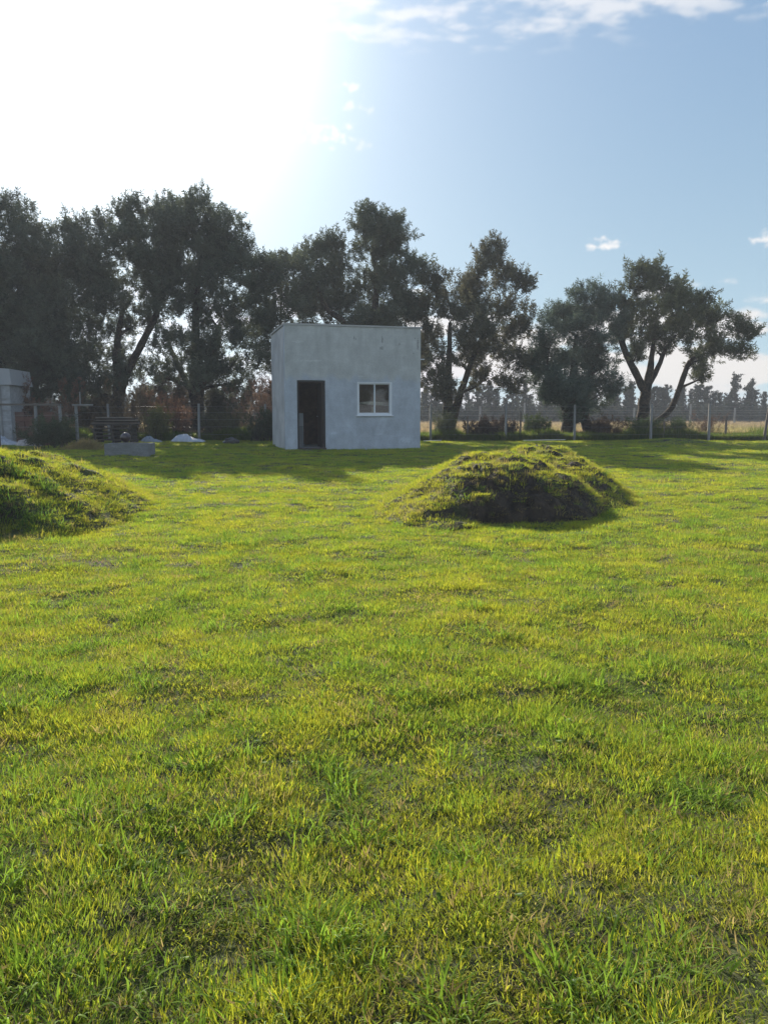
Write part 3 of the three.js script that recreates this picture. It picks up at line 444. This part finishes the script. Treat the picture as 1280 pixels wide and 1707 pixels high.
shrub('shrub', 'sunlit green weedy bush between plank pile and white tarpaulin', -10.0, -34.2, 1.5, 1.4, 0.9, MOSS, 260, 44, finer);
shrub('shrub', 'thin pinkish brush between the tallest tree and the hut', -6.2, -36.6, 2.6, 3.0, 1.4, [0.2, 0.135, 0.1], 170, 45);
shrub('shrub', 'low dark weeds under the tallest tree, right of the fence post', -7.2, -35.2, 2.6, 1.3, 1, [0.11, 0.115, 0.06], 280, 46);
shrub('shrub', 'dark low weeds against the hut back corner', -5.1, -33.0, 1.6, 1.2, 1.2, DARK, 260, 47);
shrub('shrub', 'upright leafy weed at the foot of the twin-stemmed tree', 2.75, -34.6, 1.1, 1.25, 0.6, SAGE, 200, 48, finer);
shrub('shrub', 'heap of dark brushwood beside the fence, right of the twin-stemmed tree', 5.0, -35.0, 2.7, 0.95, 1.2, [0.075, 0.055, 0.045], 340, 49);
shrub('shrub', 'green bush behind the dark fence stake', 6.9, -35.6, 1.6, 1.0, 0.9, [0.08, 0.11, 0.045], 260, 50);
shrub('shrub', 'dark green rank bush between the two rightmost fence posts of the lawn edge', 12.3, -35.0, 3.0, 0.85, 1.0, [0.085, 0.12, 0.045], 360, 51, finer);
shrub('shrub', 'reddish dead thicket between the drooping tree and the spreading tree', 10.2, -35.8, 1.6, 0.9, 0.9, [0.14, 0.1, 0.07], 220, 52);
shrub('shrub', 'dark green weeds at the foot of the rail fence', -11.2, -26.3, 2.0, 0.95, 0.8, [0.07, 0.1, 0.05], 330, 53, finer);
shrub('shrub', 'thin reddish stalks by the last fence post', 15.3, -36.2, 1.6, 1.1, 0.5, [0.16, 0.1, 0.07], 60, 54, finer);

shrub('understory_bush', 'tall dim understory bush behind the pale shed roof', -17.6, -38.5, 3.2, 3.6, 1.6, [0.08, 0.085, 0.06], 420, 60, sprays, 1.1);
shrub('understory_bush', 'tall olive understory bush behind the russet brush', -14.6, -39.5, 3.2, 3.4, 1.6, [0.12, 0.1, 0.065], 420, 61, sprays, 1.1);
shrub('understory_bush', 'dim tall bush between the forked tree and the tallest tree', -11.0, -40.0, 3.4, 3.3, 1.6, [0.11, 0.09, 0.065], 420, 62, sprays, 1.1);
shrub('understory_bush', 'dark tall bush directly behind the tallest tree trunk', -8.2, -40.5, 3.0, 3.0, 1.6, [0.09, 0.09, 0.06], 380, 63, sprays, 1.1);
shrub('understory_bush', 'reddish tall bush showing left of the hut side wall', -5.4, -41.0, 2.6, 3.2, 1.6, [0.15, 0.1, 0.075], 300, 64, sprays, 1.05);

// ---------------------------------------------------------------- fences
const concrete = mat(0.36, 0.36, 0.35, 0.95, { map: grain }), greyWood = mat(0.2, 0.17, 0.145, 0.95, { map: grain }), wireMat = mat(0.3, 0.3, 0.3, 0.5, { metalness: 0.8 });
{
  const f = thing('wire_fence', 'post-and-wire fence of pale concrete posts along the end of the lawn', 'fence', 0, 0, -34.1);
  const px = [-20.5, -17.6, -14.7, -12.1, -8.15, -5.2, -2.3, 0.4, 2.05, 5.35, 8.4, 11.75, 14.3, 16.75, 19.6], r = rngOf(8);
  px.forEach((x, k) => {
    const h = 1.62 + 0.1 * (r() - 0.5), g = new THREE.CylinderGeometry(0.055, 0.075, h + 0.2, 4, 1).rotateY(Math.PI / 4).translate(0, h / 2 - 0.1, 0);
    const p = part('post', g, k === 13 ? greyWood : concrete, f); p.position.set(x, 0, 0.05 * (r() - 0.5)); p.rotation.set(0, 0.2 * (r() - 0.5), 0.03 * (r() - 0.5) + (k === 13 ? -0.09 : 0));
  });
  for (const [x, h] of [[6.05, 1.25], [12.45, 0.85], [15.2, 1.1], [3.7, 1.1]]) { const s = new Shape3(); s.tube([[x, -0.1, -0.4, 0.05], [x + 0.03, h * 0.5, -0.4, 0.045], [x + 0.02, h, -0.4, 0.04]], 7); part('stake', s.build(), greyWood, f); }
  for (const y of [0.3, 0.62, 0.95, 1.25, 1.5]) { const s = new Shape3(), pts = []; for (let k = 0; k <= 60; k++) { const x = -21 + k * 0.7; pts.push([x, y + 0.012 * Math.sin(k * 1.7 + y * 9), 0.085, 0.0035]); } s.tube(pts, 4); part('wire', s.build(), wireMat, f); }
}
{
  const f = thing('field_fence', 'far line of tall pale posts across the dry field', 'fence', 0, 0, -76);
  const r = rngOf(9); for (let k = 0; k < 22; k++) { const x = -52 + k * 5.1 + (r() - 0.5) * 1.2, h = 1.8 + 0.6 * r(); part('post', new THREE.CylinderGeometry(0.09, 0.11, h + 0.3, 8).translate(x, h / 2 - 0.15, 0), concrete, f); }
  for (const y of [0.6, 1.1, 1.6]) { const s = new Shape3(); s.tube([[-53, y, 0.1, 0.008], [0, y - 0.02, 0.1, 0.008], [57, y, 0.1, 0.008]], 4); part('wire', s.build(), wireMat, f); }
}
{
  const f = thing('rail_fence', 'weathered rail fence with wire by the pale shed', 'fence', -11.6, 0, -26.8);
  for (const [x, h, m] of [[-1.75, 1.62, greyWood], [-0.42, 1.55, concrete], [0.42, 1.53, concrete], [0.98, 1.5, concrete]]) part('post', new THREE.CylinderGeometry(0.055, 0.065, h + 0.2, 8).translate(x, h / 2 - 0.1, 0), m, f);
  part('rail', box(2.25, 0.07, 0.045, -0.66, 1.5, 0.085), greyWood, f);
  part('rail', box(1.9, 0.05, 0.045, -2.7, 1.53, 0.085), concrete, f);
  part('rail', box(0.7, 0.045, 0.06, 1.25, 1.49, 0.09), concrete, f);
  part('stick', box(0.03, 0.42, 0.03, 1.17, 1.72, 0.09), concrete, f);
  for (const y of [0.35, 0.75, 1.15]) { const s = new Shape3(); s.tube([[-3.6, y, 0.075, 0.004], [-0.6, y - 0.02, 0.075, 0.004], [1.2, y, 0.075, 0.004]], 4); part('wire', s.build(), wireMat, f); }
}

// ---------------------------------------------------------------- far pine row
{
  const needle = leafMat(0.035, 0.042, 0.03, 0.08), protos = [];
  for (let v = 0; v < 6; v++) {
    const r = rngOf(900 + v), t = new Shape3(), c = new Shape3(), h = 6.4 + 1.4 * r(), lean = (r() - 0.5) * 0.4;
    t.tube([[0, -0.2, 0, 0.15], [lean * 0.3, h * 0.5, 0, 0.1], [lean, h, 0, 0.03]], 6);
    const arms = 34;
    for (let k = 0; k < arms; k++) {
      const q = 0.22 + 0.78 * (k + r()) / arms, y = h * q, L = (1.15 - 0.4 * q) * (0.45 + 0.9 * r()), a = r() * 6.283, ex = lean * q + Math.cos(a) * L, ey = y + 0.3 * L + 0.1, ez = Math.sin(a) * L;
      t.tube([[lean * q, y, 0, 0.03], [ex, ey, ez, 0.012]], 3);
      for (let m = 0; m < 46; m++) {
        const f = Math.pow(r(), 0.6), sp = 0.34, x = mix(lean * q, ex, f) + (r() - 0.5) * sp * 1.5, yy = mix(y, ey, f) + (r() - 0.5) * sp * 1.4, z = mix(0, ez, f) + (r() - 0.5) * sp * 1.5, w = 0.1 + 0.08 * r(), l = 0.26 + 0.24 * r(), b = r() * 6.283, e = (r() - 0.3) * 1.6;
        const A = c.v(x - Math.sin(b) * w, yy, z + Math.cos(b) * w), B = c.v(x + Math.sin(b) * w, yy, z - Math.cos(b) * w), D = c.v(x + Math.cos(b) * Math.cos(e) * l, yy + Math.sin(e) * l + 0.05, z + Math.sin(b) * Math.cos(e) * l); c.t(A, B, D);
      }
    }
    protos.push([t.build(), c.build()]);
  }
  const r = rngOf(321);
  for (let k = 0; k < 170; k++) {
    const back = k % 3, x = -57 + k * 0.68 + (r() - 0.5) * 1.2, z = -89 - back * 3 - 2 * r(), p = protos[r() * 6 | 0], s = 0.45 + 0.23 * r();
    const o = thing('pine_tree', 'dark far pine in the long row behind the dry field', 'tree', x, 0, z, r() * 6.283, 'pine row beyond the dry field'); o.scale.set(s, s * (0.92 + 0.2 * r()), s);
    part('trunk', p[0], bark, o); part('crown', p[1], needle, o);
  }
  const root = new THREE.Group(); root.name = 'hedgerow_undergrowth'; root.userData = { kind: 'stuff', label: 'dark undergrowth at the foot of the far pine row' }; scene.add(root);
  const sc = new Scatter(root, 'undergrowth_clumps'); for (let k = 0; k < 7000; k++) sc.add(sprays[r() * 3 | 0], -57 + 115 * r(), 0.1 + 1.8 * r() * r(), -87.5 - 9 * r(), 2.4 + 1.6 * r(), 1.8 + 1.3 * r(), r, [0.05, 0.06, 0.042], 0.8); sc.finish(crownMat);
}

// ---------------------------------------------------------------- the pale shed, rubble and stores at the left edge
{
  const paint = mat(0.5, 0.51, 0.52, 0.85, { map: grain }), dark = mat(0.03, 0.03, 0.035, 0.5);
  const s = thing('pale_shed', 'pale sheet-clad shed with a flared upper band, cut by the left edge', 'shed', -14.6, 0, -30.4, 0.12);
  part('wall', box(3.2, 2.3, 2.4, -1.6, 1.15, -1.2), paint, s);
  const b = new Shape3(), lo = [[-3.25, 2.31, 0.06], [0.1, 2.31, 0.06], [0.1, 2.31, -2.46], [-3.25, 2.31, -2.46]], hi = [[-3.2, 3.15, 0.0], [0.02, 2.93, 0.0], [0.02, 2.93, -2.4], [-3.2, 3.15, -2.4]];
  const quad = (p, q, c, d) => { const i = [p, q, c, d].map((v) => b.v(...v)); b.t(i[0], i[1], i[2]); b.t(i[0], i[2], i[3]); };
  for (let k = 0; k < 4; k++) { const n = (k + 1) % 4; quad(lo[k], lo[n], hi[n], hi[k]); } quad(hi[0], hi[1], hi[2], hi[3]); quad(lo[3], lo[2], lo[1], lo[0]);
  part('upper_band', b.build(), mat(0.56, 0.57, 0.58, 0.8, { map: grain }), s);
  const w = part('window', box(0.19, 0.8, 0.03, -0.8, 1.55, 0.016), dark, s); part('window_frame', mergeGeometries([box(0.25, 0.03, 0.04, -0.8, 1.966, 0.02), box(0.25, 0.03, 0.04, -0.8, 1.134, 0.02)]), paint, w);
  for (const y of [0.45, 0.9, 1.35, 1.8]) part('batten', box(3.2, 0.03, 0.02, -1.6, y, 0.011 + 0.003 * y), paint, s);
  part('corner_strip', box(0.05, 2.28, 0.03, -0.35, 1.15, 0.035), concrete, s);
  const cowl = new THREE.LatheGeometry([[0.06, 0.28], [0.09, 0.26], [0.12, 0.14], [0.3, 0.02], [0.31, 0]].map((p) => new THREE.Vector2(...p)), 20); part('metal_cowl', cowl.translate(-1.12, 2.78, 0.35), mat(0.75, 0.76, 0.77, 0.35, { metalness: 0.7 }), s);
  part('bracket', box(0.03, 0.03, 0.36, -1.12, 2.97, 0.2), greyWood, s);
}
{ // stack of hollow clay blocks
  const s = thing('block_stack', 'stack of reddish clay blocks behind the rail fence', 'stack', -13.05, 0, -29.2, 0.1), r = rngOf(66), tones = [mat(0.2, 0.1, 0.075, 0.95, { map: grain }), mat(0.165, 0.09, 0.07, 0.95, { map: grain }), mat(0.23, 0.125, 0.09, 0.95, { map: grain })], g = box(0.325, 0.175, 0.32, 0, 0.0875, 0);
  for (let y = 0; y < 7; y++) for (let x = 0; x < 4; x++) for (let z = 0; z < 2; z++) { if (y === 6 && r() < 0.5) continue; const m = part('block', g, tones[r() * 3 | 0], s); m.position.set(-0.52 + x * 0.335 + (r() - 0.5) * 0.012, y * 0.18, -0.17 + z * 0.335 + (r() - 0.5) * 0.02); m.rotation.y = (r() - 0.5) * 0.04; }
}
{ // stacked pallets with loose planks on top
  const r = rngOf(67), wood = [mat(0.075, 0.06, 0.05, 0.95, { map: grain }), mat(0.1, 0.085, 0.07, 0.95, { map: grain })], cx = -10.75, cz = -31.0;
  const pl = thing('wooden_pallet', '', 'pallet', cx, 0, cz, 0.08, 'pallets stacked beside the rail fence');
  for (let k = 0; k < 6; k++) part('deck_board', box(1.5, 0.022, 0.13, 0, 0.151, -0.45 + k * 0.18), wood[k % 2], pl);
  for (let k = 0; k < 3; k++) part('bearer', box(0.09, 0.1, 1.05, -0.68 + k * 0.68, 0.089, 0), wood[0], pl);
  for (let k = 0; k < 3; k++) part('bottom_board', box(1.5, 0.022, 0.1, 0, 0.024, -0.46 + k * 0.46), wood[1], pl);
  const rank = ['lowest', 'second lowest', 'third from the ground', 'fourth from the ground', 'topmost'];
  for (let k = 0; k < 5; k++) { const o = k ? pl.clone() : pl; if (k) { o.name = numbered('wooden_pallet'); scene.add(o); } o.position.set(cx + (r() - 0.5) * 0.08, k * 0.152, cz + (r() - 0.5) * 0.06); o.rotation.y = 0.08 + (r() - 0.5) * 0.07; o.userData = { label: `${rank[k]} dark pallet of the stack under the loose planks`, category: 'pallet', group: 'pallets stacked beside the rail fence' }; }
  const ord = ['longest', 'second', 'third', 'fourth', 'fifth', 'sixth', 'seventh', 'topmost'];
  for (let k = 0; k < 8; k++) { const L = 1.95 - k * 0.08; solo('timber_plank', box(L, 0.035, 0.15, 0, 0.0175, 0), k % 3 === 1 ? mat(0.3, 0.26, 0.22, 0.9, { map: grain }) : wood[k % 2], `${ord[k]} weathered plank${k && k < 7 ? ' up' : ''} of the loose pile on the pallets`, 'plank', cx + 0.05 + (r() - 0.5) * 0.2, 0.768 + k * 0.037, cz + (r() - 0.5) * 0.4, 0.08 + (r() - 0.5) * 0.22, 'loose planks on the pallets'); }
}
{ // concrete trough with a dark ball on its rim
  const t = thing('concrete_trough', 'low grey concrete trough standing on the lawn', 'trough', -7.15, groundY(-7.15, -21.75) - 0.03, -21.75, 0.06), m = mat(0.3, 0.31, 0.31, 0.95, { map: grain, bumpMap: rough, bumpScale: 0.006 });
  part('side', box(1.2, 0.36, 0.07, 0, 0.18, 0.35), m, t); part('side', box(1.2, 0.36, 0.07, 0, 0.18, -0.35), m, t); part('end', box(0.07, 0.356, 0.628, -0.565, 0.178, 0), m, t); part('end', box(0.07, 0.356, 0.628, 0.565, 0.178, 0), m, t); part('bottom', box(1.05, 0.18, 0.62, 0, 0.1, 0), m, t);
  part('ledge', box(0.3, 0.03, 0.2, -0.02, 0.3745, 0.28), m, t);
  const gb = new THREE.SphereGeometry(0.14, 28, 20), s = new Shape3();
  solo('rubber_ball', gb, new THREE.MeshPhysicalMaterial({ color: col(0.035, 0.02, 0.025), roughness: 0.32, clearcoat: 0.5, clearcoatRoughness: 0.25 }), 'dark shiny ball resting on the concrete trough', 'ball', -7.17, t.position.y + 0.3895 + 0.139, -21.47);
}
function crumple(w, d, h, seed) {                                      // a sheet thrown over something low, with folds
  const nx = 44, nz = 26, s = new Shape3(), r = rngOf(seed), ox = r() * 50;
  for (let j = 0; j <= nz; j++) for (let i = 0; i <= nx; i++) {
    const u = i / nx * 2 - 1, v = j / nz * 2 - 1, edge = 1 - Math.max(Math.abs(u), Math.abs(v)) ** 3, ridge = 1 - Math.abs(n2(u * 1.8 + ox, v * 1.5)), fold = 1 - Math.abs(n2(u * 4 + ox, v * 3 + 9));
    const y = h * Math.sqrt(Math.max(0, 1 - u * u)) * Math.sqrt(Math.max(0, 1 - v * v)) * Math.min(0.8, 0.38 + 0.8 * Math.exp(-(((u + 0.4) / 0.42) ** 2))) * (0.35 + 0.55 * ridge + 0.4 * fold) + 0.012;
    s.v(u * w / 2 * (1 + 0.1 * n2(v * 2, ox + 3)), y, v * d / 2 * (1 + 0.12 * n2(u * 2, ox)), u, v);
  }
  for (let j = 0; j < nz; j++) for (let i = 0; i < nx; i++) { const a = j * (nx + 1) + i; s.t(a, a + nx + 1, a + 1); s.t(a + 1, a + nx + 1, a + nx + 2); }
  return s.build();
}
const tarp = leafMat(0.62, 0.65, 0.7, 0.15, { roughness: 0.6 }), dull = leafMat(0.33, 0.36, 0.39, 0.1, { roughness: 0.7 });
solo('tarpaulin', crumple(1.35, 0.8, 0.36, 3), tarp, 'crumpled white tarpaulin by the wire fence post', 'tarpaulin', -8.35, 0.0, -33.0, 0.05, 'sheets lying on the grass');
solo('tarpaulin', crumple(0.85, 0.7, 0.3, 4), dull, 'small greyish plastic sheet right of the plank pile', 'tarpaulin', -9.75, 0.0, -32.4, 0.2, 'sheets lying on the grass');
solo('tarpaulin', crumple(1.1, 0.7, 0.4, 5), tarp, 'white plastic heap at the foot of the pale shed', 'tarpaulin', -14.45, 0.0, -29.4, 0.1, 'sheets lying on the grass');
solo('tarpaulin', crumple(0.9, 0.6, 0.3, 6), leafMat(0.5, 0.45, 0.42, 0.1, { roughness: 0.8 }), 'pinkish-grey sack in front of the clay blocks', 'sack', -13.1, 0.0, -28.5, 0.3, 'sheets lying on the grass');
function stoneGeo(w, h, d, seed) { const g = new THREE.IcosahedronGeometry(0.5, 4), p = g.attributes.position; for (let i = 0; i < p.count; i++) { const x = p.getX(i), y = p.getY(i), z = p.getZ(i), k = 1 + 0.25 * n3(x * 2 + seed, y * 2, z * 2) + 0.08 * n3(x * 7, y * 7 + seed, z * 7); p.setXYZ(i, x * k * w, y * k * h, z * k * d); } g.computeVertexNormals(); return g; }
solo('stone', stoneGeo(0.62, 0.34, 0.5, 1), mat(0.09, 0.085, 0.08, 0.95), 'dark rounded stone on the grass left of the hut', 'stone', -6.15, 0.06, -31.2);
solo('stone', stoneGeo(0.2, 0.12, 0.2, 6), mat(0.4, 0.4, 0.38, 0.95), 'small pale stone behind the dark one', 'stone', -6.55, 0.03, -31.9);
for (const [x, z, L, turn, label] of [[6.9, -33.3, 1.8, -0.05, 'pale pipe lying on the grass before the drooping tree'], [2.05, -32.6, 0.75, 0.02, 'short pale pipe lying beside the hut']]) {
  const s = new Shape3(); s.tube([[-L / 2, 0.03, 0, 0.02], [-L * 0.1, 0.042, 0.01, 0.02], [L * 0.2, 0.05, 0, 0.02], [L / 2, 0.06, 0, 0.02]], 10); solo('pipe', s.build(), mat(0.6, 0.6, 0.58, 0.6), label, 'pipe', x, groundY(x, z) + 0.01, z, turn);
}
{ // dry cut grass beside the trough
  const root = new THREE.Group(); root.name = 'hay_litter'; root.userData = { kind: 'stuff', label: 'pale dry grass clippings heaped behind the trough' }; scene.add(root);
  const sc = new Scatter(root, 'dry_stalks'), r = rngOf(44); for (let k = 0; k < 260; k++) { const q = r(), a = r() * 6.283, x = -9.6 + Math.cos(a) * q * 0.9, z = -25.0 + Math.sin(a) * q * 0.5; sc.add(straw[k % 2], x, groundY(x, z) + 0.28 * (1 - q), z, 2.4, 1.6, r, tint(DRY, 0.6 + 0.5 * r()), 0.9); } sc.finish(grassMat);
}
renderer.render(scene, camera);
